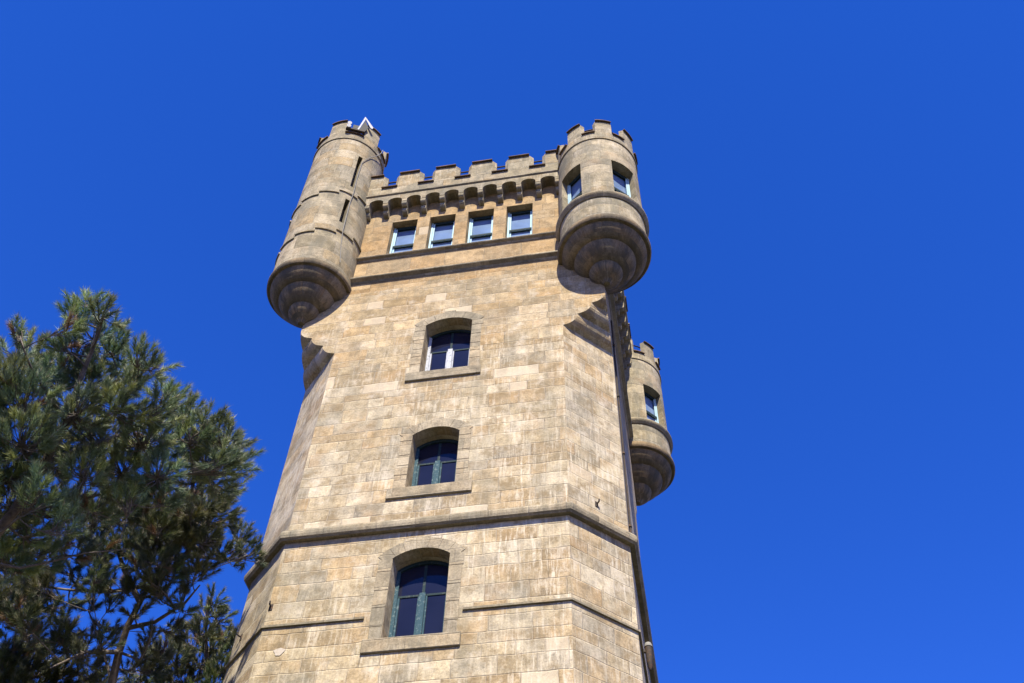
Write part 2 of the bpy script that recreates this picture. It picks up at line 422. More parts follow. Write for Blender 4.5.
# arched windows: frame > pane, sill, surround
def arched_window(z0, z1, w, mat):
    yf = -hw((z0 + z1) / 2) + .38        # front of the frame
    bm = bmesh.new()
    out = arch_pts(w - .004, z0 + .004, z1, .196); t = .075
    inn = arch_pts(w - t, z0 + t, z1 - t * .6, .16)
    # frame ring
    a = [bm.verts.new((x, yf, z)) for x, z in out]; b_ = [bm.verts.new((x, yf, z)) for x, z in inn]
    a2 = [bm.verts.new((x, yf + .07, z)) for x, z in out]; b2 = [bm.verts.new((x, yf + .07, z)) for x, z in inn]
    n = len(out)
    for i in range(n):
        j = (i + 1) % n
        bm.faces.new((a[i], a[j], b_[j], b_[i])); bm.faces.new((b_[i], b_[j], b2[j], b2[i]))
        bm.faces.new((a2[j], a2[i], b2[i], b2[j])); bm.faces.new((a[j], a[i], a2[i], a2[j]))
    zt = z0 + (z1 + .2 - z0) * .6       # transom
    box(bm, -.062, .062, yf - .02, yf + .05, z0 + t + .002, zt + .03, .008)
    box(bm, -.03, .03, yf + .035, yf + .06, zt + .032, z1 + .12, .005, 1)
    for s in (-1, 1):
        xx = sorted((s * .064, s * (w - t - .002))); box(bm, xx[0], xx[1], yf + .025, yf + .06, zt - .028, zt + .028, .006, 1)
    for s in (-1, 1):
        for x0, x1 in ((.064, .095), (w - t - .045, w - t - .004)):
            xx = sorted((s * x0, s * x1)); box(bm, xx[0], xx[1], yf + .012, yf + .05, z0 + t + .05, zt - .033, .004)
        xx = sorted((s * .064, s * (w - t - .004)))
        box(bm, xx[0], xx[1], yf + .012, yf + .05, z0 + t + .002, z0 + t + .055, .004)
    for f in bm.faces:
        if f.calc_center_median().z > zt + .03: f.material_index = 1  # arch shadow put into the upper frame's colour
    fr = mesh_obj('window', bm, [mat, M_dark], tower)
    bm = bmesh.new(); prism(bm, arch_pts(w - .03, z0 + .03, z1 - .03, .18), yf + .042, yf + .062)
    mesh_obj('pane', bm, M_glass, fr)
    # sill slab
    bm = bmesh.new(); hz = -hw(z0)
    box(bm, -.92, .92, hz - .055, hz + .2, z0 - .30, z0 - .002, .012)
    sl_ = mesh_obj('sill', bm, M_surr, fr)
    # dressed surround: jamb blocks and voussoirs, a hair proud of the wall
    bm = bmesh.new(); z = z0; k = 0
    while z < z1 - .05:
        hgt = min(random.uniform(.28, .5), z1 - z); hgt = z1 - z if z1 - z - hgt < .15 else hgt
        for s in (-1, 1):
            wd = .27 + random.uniform(-.02, .03)
            xs = sorted((s * (w + .001), s * (w + wd))); y = -hw(z + hgt / 2)
            box(bm, xs[0], xs[1], y - .012, y + .1, z + .004, z + hgt - .006, .006)
        z += hgt; k += 1
    rise = .2; rr = (w * w + rise * rise) / (2 * rise); a0 = math.asin(w / rr); cz = z1 + rise - rr
    nv = 7
    for i in range(nv):
        t0 = -a0 * 1.25 + 2.5 * a0 * i / nv; t1 = -a0 * 1.25 + 2.5 * a0 * (i + 1) / nv
        r0, r1 = rr + .001, rr + .26 + (.05 if i == nv // 2 else 0)
        g_ = .003 / rr
        pts = []
        for t in (t0 + g_, (t0 + t1) / 2, t1 - g_): pts.append((r0 * math.sin(t), cz + r0 * math.cos(t)))
        for t in (t1 - g_, (t0 + t1) / 2, t0 + g_): pts.append((r1 * math.sin(t), cz + r1 * math.cos(t)))
        prism(bm, pts, -hw(z1) - .012, -hw(z1) + .1)
    mesh_obj('surround', bm, M_surr, fr)
for q in ARCH: arched_window(*q)

def sash_bm(w, z0, z1, y, mats=True):
    """double-hung sash, facing -y, frame front at y; material 0 light paint, 1 dark rail, also the shade coloured onto the top bar"""
    bm = bmesh.new(); f = .06
    zm = z0 + (z1 - z0) * .45
    box(bm, -w + .003, -w + f, y, y + .09, z0 + .003, z1 - .003, .006); box(bm, w - f, w - .003, y, y + .09, z0 + .003, z1 - .003, .006)
    box(bm, -w + f + .002, w - f - .002, y, y + .09, z1 - f, z1 - .003, .006, 1); box(bm, -w + f + .002, w - f - .002, y, y + .09, z0 + .003, z0 + f, .006)  # top bar coloured dark for the lintel's shade
    i = w - f - .004
    # upper sash (outer), lower sash (inner)
    for zz0, zz1, yo in ((zm - .02, z1 - f - .003, .012), (z0 + f + .003, zm + .02, .05)):
        box(bm, -i, -i + .045, y + yo, y + yo + .035, zz0, zz1, .004); box(bm, i - .045, i, y + yo, y + yo + .035, zz0, zz1, .004)
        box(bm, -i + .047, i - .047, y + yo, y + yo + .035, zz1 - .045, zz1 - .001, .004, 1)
        box(bm, -i + .047, i - .047, y + yo, y + yo + .035, zz0 + .001, zz0 + .05, .004, 0)
    box(bm, -i, i, y + .001, y + .011, zm - .04, zm + .035, .003, 1)
    return bm
def pane_bm(w, z0, z1, y):
    bm = bmesh.new(); box(bm, -w + .02, w - .02, y + .087, y + .099, z0 + .02, z1 - .02)
    return bm
win0 = None
for x in SASH_X:
    if win0 is None:
        win0 = mesh_obj('window', sash_bm(SW, SZ0, SZ1, -3.79), [M_blue, M_dark], tower); win0.location.x = x
        pn0 = mesh_obj('pane', pane_bm(SW, SZ0, SZ1, -3.79), M_glass2, win0)
    else:
        c = win0.copy(); link(c, tower); c.location.x = x
        d = pn0.copy(); link(d, c)

# ------------------------------------------------------------------ parapet: corbels, arched fascia, string, merlons
OFF = .35
def rot_side(o, k): o.rotation_euler.z = k * math.pi / 2
# wall of the parapet (ring), string under it
bm = bmesh.new()
sq = lambda h, z: [Vector(p) for p in ((-h, -h, z), (h, -h, z), (h, h, z), (-h, h, z))]
loft(bm, [sq(4 + OFF - .38, 29.28), sq(4 + OFF, 29.28), sq(4 + OFF, 29.68), sq(4 + OFF - .38, 29.68)], close_v=True)
parapet = mesh_obj('parapet', bm, M_tur, tower)
bm = bmesh.new()
loft(bm, [sq(4.2, 29.19), sq(4 + OFF + .015, 29.19), sq(4 + OFF + .045, 29.215), sq(4 + OFF + .045, 29.245), sq(4 + OFF + .002, 29.28), sq(4.2, 29.28)], close_v=True)
mesh_obj('parapet_string', bm, M_tur, tower)
bm = bmesh.new(); box(bm, -4.1, 4.1, -4.1, 4.1, 29.3, 29.4); mesh_obj('roof_deck', bm, M_trim, tower)

PITCHX = .58
def fascia_bm(n=14):
    bm = bmesh.new(); half = n / 2 * PITCHX; zb, zsp, r_, zt_ = 28.76, 28.83, .215, 29.188
    pts = [(-half, zt_), (-half, zb)]
    for i in range(n):
        c = -half + (i + .5) * PITCHX
        pts += [(c - r_, zb)] + [(c - r_ * math.cos(math.pi * j / 12), zsp + .8 * r_ * math.sin(math.pi * j / 12)) for j in range(13)] + [(c + r_, zb)]
    pts += [(half, zb), (half, zt_)]
    prism(bm, pts, -4 - OFF, -3.98)
    return bm
def corbel_bm():
    bm = bmesh.new(); w = .075
    def q(y0, y1, z0, z1):
        # quarter-round nose under a flat top
        d = z1 - z0; pr = []
        pts = [(-3.98, z1), (y1, z1), (y1, z0 + d * .55)] + [(y1 + (y0 - y1) * (1 - math.cos(a)) , z0 + d * .55 * (1 - math.sin(a))) for a in (math.pi / 8, math.pi / 4, 3 * math.pi / 8, math.pi / 2)] + [(-3.98, z0)]
        a_ = [bm.verts.new((-w, y, z)) for y, z in pts]; b_ = [bm.verts.new((w, y, z)) for y, z in pts]
        bm.faces.new(a_); bm.faces.new(list(reversed(b_)))
        for i in range(len(pts)): bm.faces.new((a_[i], b_[i], b_[(i + 1) % len(pts)], a_[(i + 1) % len(pts)]))
    q(-4.2, -4 - OFF + .01, 28.58, 28.758); q(-4.04, -4.19, 28.39, 28.578)
    return bm
fas0 = mesh_obj('arched_fascia', fascia_bm(), M_tur, tower)
cb0 = None
for side in (0, 1):
    if side:
        c = fas0.copy(); link(c, tower); rot_side(c, side)
    for i in range(-6, 7):
        if cb0 is None: cb0 = mesh_obj('corbel', corbel_bm(), M_tur, tower); c = cb0
        else: c = cb0.copy(); link(c, tower)
        rot_side(c, side); x = i * PITCHX
        c.location = (x, 0, 0) if side == 0 else (0, x, 0)

def solid8(bm, p, mi=0):
    v = [bm.verts.new(q) for q in p]
    for f in ((0, 3, 2, 1), (4, 5, 6, 7), (0, 1, 5, 4), (1, 2, 6, 5), (2, 3, 7, 6), (3, 0, 4, 7)):
        bm.faces.new([v[k] for k in f]).material_index = mi
def merlon_bm(j=0.0):
    """thin block with splayed cheeks; a tile coping proud of its face"""
    bm = bmesh.new(); zf, z1 = 29.683, 30.44 + j; yo = -4 - OFF; hf, hb, th = .33, .44, .1
    solid8(bm, [(-hf, yo, zf), (hf, yo, zf), (hb, yo + th, zf), (-hb, yo + th, zf), (-hf, yo, z1), (hf, yo, z1), (hb, yo + th, z1), (-hb, yo + th, z1)])
    box(bm, -hb + .001, hb - .001, yo + th + .001, yo + th + .06, zf, z1 - .02)
    box(bm, -hf + .01, hf - .01, yo - .075, yo + th, z1 + .002, z1 + .035, 0, 1)
    return bm
def crenel_sill_bm():
    bm = bmesh.new(); yo = -4 - OFF
    box(bm, -.25, .25, yo - .07, yo - .002, 29.655, 29.69); box(bm, -.135, .135, yo - .002, yo + .2, 29.683, 29.7)
    return bm
MX = [-2.875, -1.725, -.575, .575, 1.725, 2.875]
ml0 = None
for side in range(4):
    for x in MX:
        if ml0 is None: ml0 = mesh_obj('merlon', merlon_bm(), [M_tur, M_cope], tower); c = ml0
        else: c = ml0.copy(); link(c, tower)
        rot_side(c, side); c.location = Matrix.Rotation(side * math.pi / 2, 3, 'Z') @ Vector((x, 0, random.uniform(-.015, .0)))
cs0 = None
for side in range(4):
    for x in (-2.3, -1.15, 0, 1.15, 2.3):
        if cs0 is None: cs0 = mesh_obj('parapet_sill', crenel_sill_bm(), M_cope, tower); c = cs0
        else: c = cs0.copy(); link(c, tower)
        rot_side(c, side); c.location = Matrix.Rotation(side * math.pi / 2, 3, 'Z') @ Vector((x, 0, 0))
bm = bmesh.new()   # iron rail behind the battlements
for s in range(4):
    fs0 = set(bm.faces)
    tube(bm, [(-3.6, -4.1, 30.46), (3.6, -4.1, 30.46)], .026, 6)
    for x in (-3.48, -2.32, -1.16, 0, 1.16, 2.32, 3.48): tube(bm, [(x + .2, -4.1, 29.5), (x + .2, -4.1, 30.46)], .016, 5)
    xform(bm, set(bm.faces) - fs0, Matrix.Rotation(s * math.pi / 2, 4, 'Z'))
mesh_obj('railing', bm, M_iron, tower)

# ------------------------------------------------------------------ corner turrets
SEG = 72
def circ(c, r, z, seg=SEG): return [Vector((c[0] + r * math.cos(2 * math.pi * i / seg), c[1] + r * math.sin(2 * math.pi * i / seg), z)) for i in range(seg)]
def revolve(c, prof, closed=False, seg=SEG):
    bm = bmesh.new(); loft(bm, [circ(c, r, z, seg) for r, z in prof], close_v=closed); return bm
PEND = [(r_, z_ + .06) for r_, z_ in [(.03, 23.36), (.09, 23.38), (.12, 23.45), (.17, 23.5), (.30, 23.56), (.40, 23.67), (.44, 23.79), (.445, 23.84), (.50, 23.86), (.62, 23.93), (.74, 24.05), (.81, 24.2), (.825, 24.28), (.9, 24.3),
        (1.0, 24.36), (1.08, 24.45), (1.13, 24.55), (1.145, 24.62), (1.23, 24.63), (1.262, 24.67), (1.27, 24.74), (1.255, 24.82), (1.2, 24.86), (1.1, 24.88)]]
def arc_block(bm, c, r0, r1, a0, a1, z0, z1, n=5):
    vs = []
    for r, z in ((r0, z0), (r1, z0), (r1, z1), (r0, z1)):
        vs.append([bm.verts.new((c[0] + r * math.sin(a0 + (a1 - a0) * i / n), c[1] - r * math.cos(a0 + (a1 - a0) * i / n), z)) for i in range(n + 1)])
    for k in range(4):
        a, b_ = vs[k], vs[(k + 1) % 4]
        for i in range(n): bm.faces.new((a[i], a[i + 1], b_[i + 1], b_[i]))
    bm.faces.new([vs[k][0] for k in range(4)]); bm.faces.new([vs[3 - k][n] for k in range(4)])

def turret(c, r, ztop, wins, zring, mer0, slits=(), rscale=.98, nm=8, mh=12.0, mtop=1.08):
    """ztop = underside of the parapet string"""
    body = mesh_obj('turret', revolve(c, [(r, 24.8), (r, ztop + .3)]), M_tur, tower, smooth=40, centre=c, rad=r)
    cut = bmesh.new()
    for az, half, z0, z1 in wins:
        fs = box(cut, -half, half, -r - .5, -r * .42, z0, z1)
        xform(cut, fs, Matrix.Translation((c[0], c[1], 0)) @ Matrix.Rotation(R(az), 4, 'Z'))
    for az, half, z0, z1 in slits:
        fs = box(cut, -half, half, -r - .5, -r + .35, z0, z1)
        xform(cut, fs, Matrix.Translation((c[0], c[1], 0)) @ Matrix.Rotation(R(az), 4, 'Z'))
    if len(cut.verts):
        boolean_cut(body, cut); me = body.data
        for p in me.polygons: p.use_smooth = True
        me.set_sharp_from_angle(angle=R(30)); uvmap(me, c, r)
    else: cut.free()
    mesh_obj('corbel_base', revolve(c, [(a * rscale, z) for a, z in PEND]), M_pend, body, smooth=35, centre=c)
    if zring:
        mesh_obj('ring_moulding', revolve(c, [(r - .05, zring - .16), (r + .03, zring - .16), (r + .08, zring - .1), (r + .115, zring - .05), (r + .115, zring), (r + .09, zring + .04), (r - .05, zring + .06)], True), M_trim, body, smooth=35, centre=c)
    # parapet wall flush with the drum above a thin string; notches with splayed cheeks and tile sills
    mesh_obj('turret_parapet', revolve(c, [(r - .15, ztop), (r + .03, ztop), (r + .035, ztop + .03), (r + .008, ztop + .06), (r + .008, ztop + .4), (r - .15, ztop + .4)], True), M_tur, body, smooth=30, centre=c, rad=r)
    rf, th, ck = r + .008, .1, 3.6
    for k in range(nm):
        a = R(mer0 + 360 / nm * k); bm = bmesh.new(); n = 6; zt_ = ztop + mtop + random.uniform(-.02, .01)
        def ringpts(rad_, h, z): return [bm.verts.new((c[0] + rad_ * math.sin(a - h + 2 * h * i / n), c[1] - rad_ * math.cos(a - h + 2 * h * i / n), z)) for i in range(n + 1)]
        h0, h1 = R(mh), R(mh + ck)
        sets = [ringpts(rf, h0, ztop + .402), ringpts(rf - th, h1, ztop + .402), ringpts(rf - th, h1, zt_), ringpts(rf, h0, zt_)]
        for q in range(4):
            A_, B_ = sets[q], sets[(q + 1) % 4]
            for i in range(n): bm.faces.new((A_[i], A_[i + 1], B_[i + 1], B_[i]))
        bm.faces.new([q[0] for q in sets]); bm.faces.new([q[-1] for q in reversed(sets)])
        kk = len(bm.faces); arc_block(bm, c, rf - th, rf + .065, a - h0 + .01, a + h0 - .01, zt_ + .002, zt_ + .034)
        bm.faces.ensure_lookup_table()
        for f in bm.faces[kk:]: f.material_index = 1
        mesh_obj('merlon', bm, [M_tur, M_cope], body, smooth=30, centre=c, rad=r)
        bm = bmesh.new(); am = a + R(180 / nm); hg = R(180 / nm) - h0
        arc_block(bm, c, rf + .002, rf + .06, am - hg + R(1), am + hg - R(1), ztop + .375, ztop + .41)
        mesh_obj('turret_sill', bm, M_cope, body, smooth=30, centre=c)
    bm = bmesh.new(); rr_ = r - .19; cc = [Vector((c[0] + rr_ * math.sin(2 * math.pi * i / 32), c[1] - rr_ * math.cos(2 * math.pi * i / 32), ztop + .98)) for i in range(33)]
    tube(bm, cc, .024, 5); mesh_obj('railing', bm, M_iron, body)
    for az, half, z0, z1 in wins:
        M = Matrix.Translation((c[0], c[1], 0)) @ Matrix.Rotation(R(az), 4, 'Z')
        y = -r + .27
        o = mesh_obj('window', sash_bm(half, z0, z1, y), [M_blue, M_dark], body); o.matrix_basis = M
        o = mesh_obj('pane', pane_bm(half, z0, z1, y), M_glass2, body); o.matrix_basis = M
    return body
CR, CL, CB = (4.065, -4.065), (-4.05, -4.05), (4.065, 4.065)
turret(CR, 1.163, 29.2, [(-40, .39, 26.06, 27.97), (43.5, .39, 26.06, 27.97)], 25.99, 17)
turret(CB, 1.163, 29.0, [(49, .39, 26.0, 27.75), (135, .39, 26.0, 27.75)], 25.9, 51)
rl = 1.13
tl = turret(CL, rl, 31.88, [], None, -6.5, slits=[(44, .07, 29.1, 31.0), (43, .07, 27.05, 28.33)], rscale=.925, nm=6, mh=14.0, mtop=1.2)
# stepped helical string courses of the stair turret
bm = bmesh.new()
for k in range(-3, 19):
    a0 = R(-19 + 29 * k); zz = 26.25 + k * .172
    arc_block(bm, CL, rl - .04, rl + .042, a0, a0 + R(29.6), zz - .03, zz + .03, 8)
mesh_obj('stepped_string_course', bm, M_tur, tl, smooth=30, centre=CL)

# ------------------------------------------------------------------ fittings on the tower
def on_cyl(c, r, az, z): return Vector((c[0] + r * math.sin(R(az)), c[1] - r * math.cos(R(az)), z))
rc_ = rl + .03
pts = [on_cyl(CL, rl + .05, 80, 32.5), on_cyl(CL, rl + .1, 74, 32.0), on_cyl(CL, rl + .06, 68, 31.65), on_cyl(CL, rc_, 60, 31.36), on_cyl(CL, rc_, 52, 30.95), on_cyl(CL, rc_, 48, 30.7), on_cyl(CL, rc_, 47, 29.7), on_cyl(CL, rl + .065, 47.5, 28.75), on_cyl(CL, rc_, 47, 28.2), on_cyl(CL, rl + .065, 47.5, 26.65), on_cyl(CL, rc_, 51, 26.0), on_cyl(CL, rc_, 57, 25.2)]
bm = bmesh.new(); tube(bm, pts, .012, 6)
tag(mesh_obj('lightning_cable', bm, M_cable), 'thin grey cable running down the left turret beside its slit windows', 'cable')

t = thing('floodlight_bar', 'dark bar with two small white floodlights in a gap on the left turret top', 'floodlight', tuple(on_cyl(CL, rl + .08, 24, 32.33)))
bm = bmesh.new(); box(bm, -.32, .3, -.05, .05, 0, .08, .01); mesh_obj('bar', bm, M_iron, t)
bm = bmesh.new(); box(bm, -.12, .1, 0, .2, .085, .42, .012); box(bm, -.09, .07, -.012, .0, .15, .36, .004); mesh_obj('control_box', bm, M_metal, t)
for dz in (.1, .29):
    bm = bmesh.new()
    bmesh.ops.create_cone(bm, cap_ends=True, segments=24, radius1=.05, radius2=.07, depth=.1, matrix=Matrix.Translation((-.24, -.06, dz)) @ Matrix.Rotation(R(105), 4, 'X'))
    lamp = mesh_obj('lamp', bm, M_lamp, t, smooth=40)
    bm = bmesh.new(); box(bm, -.26, -.22, .02, .06, dz - .11, dz + .05, .006); mesh_obj('bracket', bm, M_iron, lamp)
t.rotation_euler.z = R(24)

p0 = on_cyl(CL, rl + .08, 32, 32.55)
t = thing('panel_antenna', 'white angular antenna frame sticking up from the left turret battlements', 'antenna', tuple(p0))
def plate(pts, th, name, mat):
    bm = bmesh.new(); prism(bm, pts, -th / 2, th / 2); return mesh_obj(name, bm, mat, t)
plate([(-.14, -.2), (-.095, -.2), (.05, .76), (.0, .82)], .035, 'arm', M_lamp)
plate([(.052, .76), (.045, .68), (.27, .26), (.33, .25), (.35, .34)], .035, 'arm', M_lamp)
plate([(-.085, -.18), (.1, -.14), (.2, .24), (.045, .6)], .02, 'back_plate', M_metal)
t.rotation_euler = (R(3), 0, R(32))

def iron_hook(u, v, label, chamfer=0):
    # fixed to the front wall, or to a chamfered corner
    d = FW + RT * ((u - 512) / FPX) - UP * ((v - 341.5) / FPX)
    z = 14.0
    for _ in range(6):
        if chamfer == 0: k = (-hw(z) - CAM.y) / d.y
        else:
            n = Vector((chamfer, -1, 0)); D = hw(z) + ee(z); k = (D - CAM.dot(n)) / d.dot(n)
        P = CAM + d * k; z = P.z
    t = thing('iron_hook', label, 'iron hook', tuple(P), 'rusty iron hooks fixed in the tower wall')
    t.rotation_euler.z = R(45 * chamfer)
    bm = bmesh.new(); tube(bm, [(0, .06, 0), (0, -.06, 0), (0, -.09, .02), (0, -.09, .07)], .018, 6)
    mesh_obj('hook', bm, M_iron, t, smooth=40)
    bm = bmesh.new(); box(bm, -.04, .04, -.015, .015, -.09, .06, .008); mesh_obj('plate', bm, M_iron, t)
iron_hook(271, 607, 'rusty iron hook on the front wall above the thin string course')
iron_hook(241.5, 637, 'rusty iron hook on the left chamfered corner just above the thin string course', -1)
iron_hook(596.5, 504, 'rusty iron hook on the right chamfered corner just above the cornice', 1)

# pale mortar dab with a hole, left of the lowest window
d = FW + RT * ((279.5 - 512) / FPX) - UP * ((652 - 341.5) / FPX); P = CAM + d * ((-hw(13.0) - CAM.y) / d.y)
bm = bmesh.new(); pts = [((.1 + .02 * math.sin(3 * a) + random.uniform(-.015, .015)) * math.cos(a), (.085 + random.uniform(-.015, .015)) * math.sin(a)) for a in [2 * math.pi * i / 18 for i in range(18)]]
prism(bm, pts, -.012, .03)
q = [(.05 * math.cos(-2 * math.pi * i / 10) - .02, .022 * math.sin(-2 * math.pi * i / 10)) for i in range(10)]
mp = mesh_obj('mortar_patch', bm, paint('lime_mortar', (0.352, 0.312, 0.256), chips=(.27, .22, .16), amt=.7, rough=.95), tower); mp.location = P

# thin conduit and a small fixture on the right-hand side
bm = bmesh.new(); y = -2.55
tube(bm, [(hw(z) + .03, y, z) for z in (23.9, 22, 20, 18, 16.0)], .022, 8)
for z in (22.8, 20.8, 18.8, 16.6): box(bm, hw(z) - .01, hw(z) + .06, y - .04, y + .04, z, z + .05)
tag(mesh_obj('conduit', bm, M_iron, smooth=40), 'thin dark conduit down the shaded right side of the tower', 'pipe')
P = Vector((hw(14) + .13, -1.95, 13.95))
t = thing('wall_lamp', 'small rounded lamp with a pale top on the shaded right side of the tower', 'wall lamp', tuple(P))
bm = bmesh.new(); loft(bm, [[Vector((r_ * math.cos(2 * math.pi * i / 16), r_ * math.sin(2 * math.pi * i / 16), z)) for i in range(16)] for r_, z in ((.02, -.45), (.045, -.4), (.06, -.2), (.07, 0), (.07, .06))])
mesh_obj('body', bm, M_iron, t, smooth=40)
bm = bmesh.new(); loft(bm, [[Vector((r_ * math.cos(2 * math.pi * i / 16), r_ * math.sin(2 * math.pi * i / 16), z)) for i in range(16)] for r_, z in ((.08, .062), (.08, .1), (.06, .15), (.02, .18))])
mesh_obj('cap', bm, M_cable, t, smooth=40)
bm = bmesh.new(); box(bm, -.16, -.05, -.03, .03, -.05, .01); mesh_obj('arm', bm, M_iron, t)

# ------------------------------------------------------------------ pines
def needles_bm_arrays(tufts, tone_rng, n_needles, length, width):
    """tufts: (base, axis, shoot length, tone rgb). returns verts, tris, colours"""
    V = []; C = []
    for base, ax, sl_len, tone in tufts:
        n = n_needles
        ax = np.array(ax); ax /= np.linalg.norm(ax)
        o = np.cross(ax, [0.3, .5, .81]); o /= np.linalg.norm(o); p = np.cross(ax, o)
        ph = rng.uniform(0, 2 * np.pi, n); s = rng.uniform(0, 1, n) ** .8
        spread = np.radians(rng.uniform(24, 62, n)) * (1.05 - .5 * s)
        dirs = (np.cos(spread)[:, None] * ax + np.sin(spread)[:, None] * (np.cos(ph)[:, None] * o + np.sin(ph)[:, None] * p))
        dirs[:, 2] -= .12
        b0 = np.array(base) + ax * (s * sl_len)[:, None]
        L = length * rng.uniform(.7, 1.15, n)
        tip = b0 + dirs * L[:, None]
        sd = np.cross(dirs, rng.normal(size=(n, 3))); sd /= np.linalg.norm(sd, axis=1)[:, None]
        w = width * rng.uniform(.7, 1.3, n)[:, None]
        V.append(np.stack([b0 - sd * w * .5, b0 + sd * w * .5, tip], 1).reshape(-1, 3))
        k = rng.uniform(.75, 1.25, n)[:, None]
        col = np.array(tone)[None] * k
        young = s > .88
        col[young] = col[young] * .6 + np.array([.16, .145, .085]) * .55
        C.append(np.repeat(col, 3, axis=0))
        if ax[2] > .55 and rng.random() < .5:      # bud candles
            t0 = np.array(base) + ax * sl_len * .9
            for k in range(2):
                sd = (o, p)[k] * .011
                V.append(np.stack([t0 - sd, t0 + sd, t0 + ax * rng.uniform(.08, .15)])); C.append(np.tile([[.3, .25, .17]], (3, 1)))
    V = np.concatenate(V); C = np.concatenate(C)
    return V, C

def crown_obj(name, V, C, parent, origin):
    me = bpy.data.meshes.new(name); n = len(V) // 3
    me.vertices.add(len(V)); me.vertices.foreach_set('co', (V - np.array(origin)).astype(np.float32).ravel())
    me.loops.add(len(V)); me.loops.foreach_set('vertex_index', np.arange(len(V), dtype=np.int32))
    me.polygons.add(n); me.polygons.foreach_set('loop_start', np.arange(0, 3 * n, 3, dtype=np.int32))
    me.update(calc_edges=True)
    ca = me.color_attributes.new('tone', 'FLOAT_COLOR', 'POINT')
    rgba = np.ones((len(V), 4), np.float32); rgba[:, :3] = C; ca.data.foreach_set('color', rgba.ravel())
    me.materials.append(M_needle)
    return link(bpy.data.objects.new(name, me), parent)

def curve_pts(a, b, n=6, sag=.1, jit=.06):
    a = Vector(a); b = Vector(b); L = (b - a).length; out = []
    j = Vector((random.uniform(-1, 1), random.uniform(-1, 1), random.uniform(-1, 1))) * L * jit
    for i in range(n + 1):
        t = i / n
        out.append(a.lerp(b, t) + j * math.sin(math.pi * t) * 1.0 + Vector((0, 0, -sag * L * math.sin(math.pi * t))))
    return out

def pine(label, base, trunk, limbs, clumps, depth, dspread, tone, ntuft=1.0, group='pine trees left of the tower', trunk_r=.2):
    """trunk: world points from ground up; clumps: traced (u, v, radius px[, depth shift])"""
    root = thing('pine_tree', label, 'tree', tuple(base), group)
    bmT = bmesh.new()
    nT = len(trunk)
    tube(bmT, [p - Vector(base) for p in trunk], [trunk_r * (1 - .93 * (i / (nT - 1)) ** .8) for i in range(nT)], 10)
    bmB = bmesh.new()
    nodes = [(Vector(p), trunk_r * (1 - .93 * (i / (nT - 1)) ** .8)) for i, p in enumerate(trunk)][1:]
    # densify trunk nodes
    dn = []
    for (p, r), (q, s) in zip(nodes[:-1], nodes[1:]):
        for k in range(4): dn.append((p.lerp(q, k / 4), r + (s - r) * k / 4))
    nodes = dn + [nodes[-1]]
    for lim in limbs:
        pts = [Vector(p) for p in lim['pts']]; r0 = lim['r']
        rad = [r0 * (1 - .75 * i / (len(pts) - 1)) for i in range(len(pts))]
        tube(bmB, [p - Vector(base) for p in pts], rad, 7)
        for (p, r), (q, s) in zip(zip(pts[:-1], rad[:-1]), zip(pts[1:], rad[1:])):
            for k in range(3): nodes.append((p.lerp(q, k / 3), r + (s - r) * k / 3))
    tufts = []
    order = sorted(clumps, key=lambda c: min((at(c[0], c[1], depth) - n[0]).length for n in nodes))
    for c in order:
        u, v, rp = c[:3]; dd = c[3] if len(c) > 3 else random.uniform(-dspread, dspread)
        dist = depth + dd; P = at(u, v + 3, dist); rr = max(5, rp * .9 - 1) / FPX * dist
        # limb to the clump: from the nearest node lying lower
        best = min(nodes, key=lambda n: (n[0] - P).length + max(0, n[0].z - P.z) * 1.5)
        start = best[0]
        cp = curve_pts(start, P, 6, .05, .08); r0 = min(best[1] * .75, .016 + .012 * (P - start).length)
        rad = [r0 + (.009 - r0) * i / 6 for i in range(7)]
        tube(bmB, [p - Vector(base) for p in cp], rad, 5)
        for p, r in zip(cp[2:], rad[2:]): nodes.append((p, r))
        nt_ = int(max(9, 70 * (rr / .42) ** 2 * ntuft)); ct = rng.uniform(.75, 1.3) * np.array([rng.uniform(.9, 1.25), 1.0, rng.uniform(.8, 1.05)])
        for _ in range(nt_):
            d = Vector(rng.normal(size=3)).normalized(); q = P + Vector((d.x * 1.0, d.y * 1.0, d.z * .95)) * rr * (rng.uniform(.25, 1) ** .6)
            q += Vector((0, 0, .1 * rr))
            inner = cp[-1].lerp(cp[-3], random.random())
            ax = (q - inner).normalized() * .75 + Vector((0, 0, .75)) + Vector(rng.normal(size=3)) * .22
            ax.normalize()
            tp = curve_pts(inner, q, 3, .08, .12)
            tube(bmB, [p - Vector(base) for p in tp] + [q + ax * .16 - Vector(base)], [.009, .008, .007, .006, .004], 3, cap=False)
            t_ = np.array(tone) * ct * rng.uniform(.75, 1.25)
            r_ = rng.random()
            if r_ < .025: t_ = np.array([.17, .095, .045])      # browned shoot
            elif r_ < .3: t_ = t_ * np.array([1.6, 1.35, .9])
            tufts.append((tuple(q), tuple(ax), rng.uniform(.16, .3), t_))
    V, C = needles_bm_arrays(tufts, rng, 120, .15, .0085)
    mesh_obj('trunk', bmT, M_bark, root, smooth=60)
    mesh_obj('branches', bmB, M_twig, root, smooth=60, recalc=False)
    crown_obj('crown', V, C, root, base)
    return root

def down(P, lean=(0, 0), n=4):
    """trunk points from the ground up to P"""
    P = Vector(P); g0 = Vector((P.x + lean[0], P.y + lean[1], -.2))
    return [g0.lerp(P, i / n) + Vector((.12 * math.sin(i * 1.7), .1 * math.cos(i * 2.1), 0)) * (0 < i < n) for i in range(n + 1)]

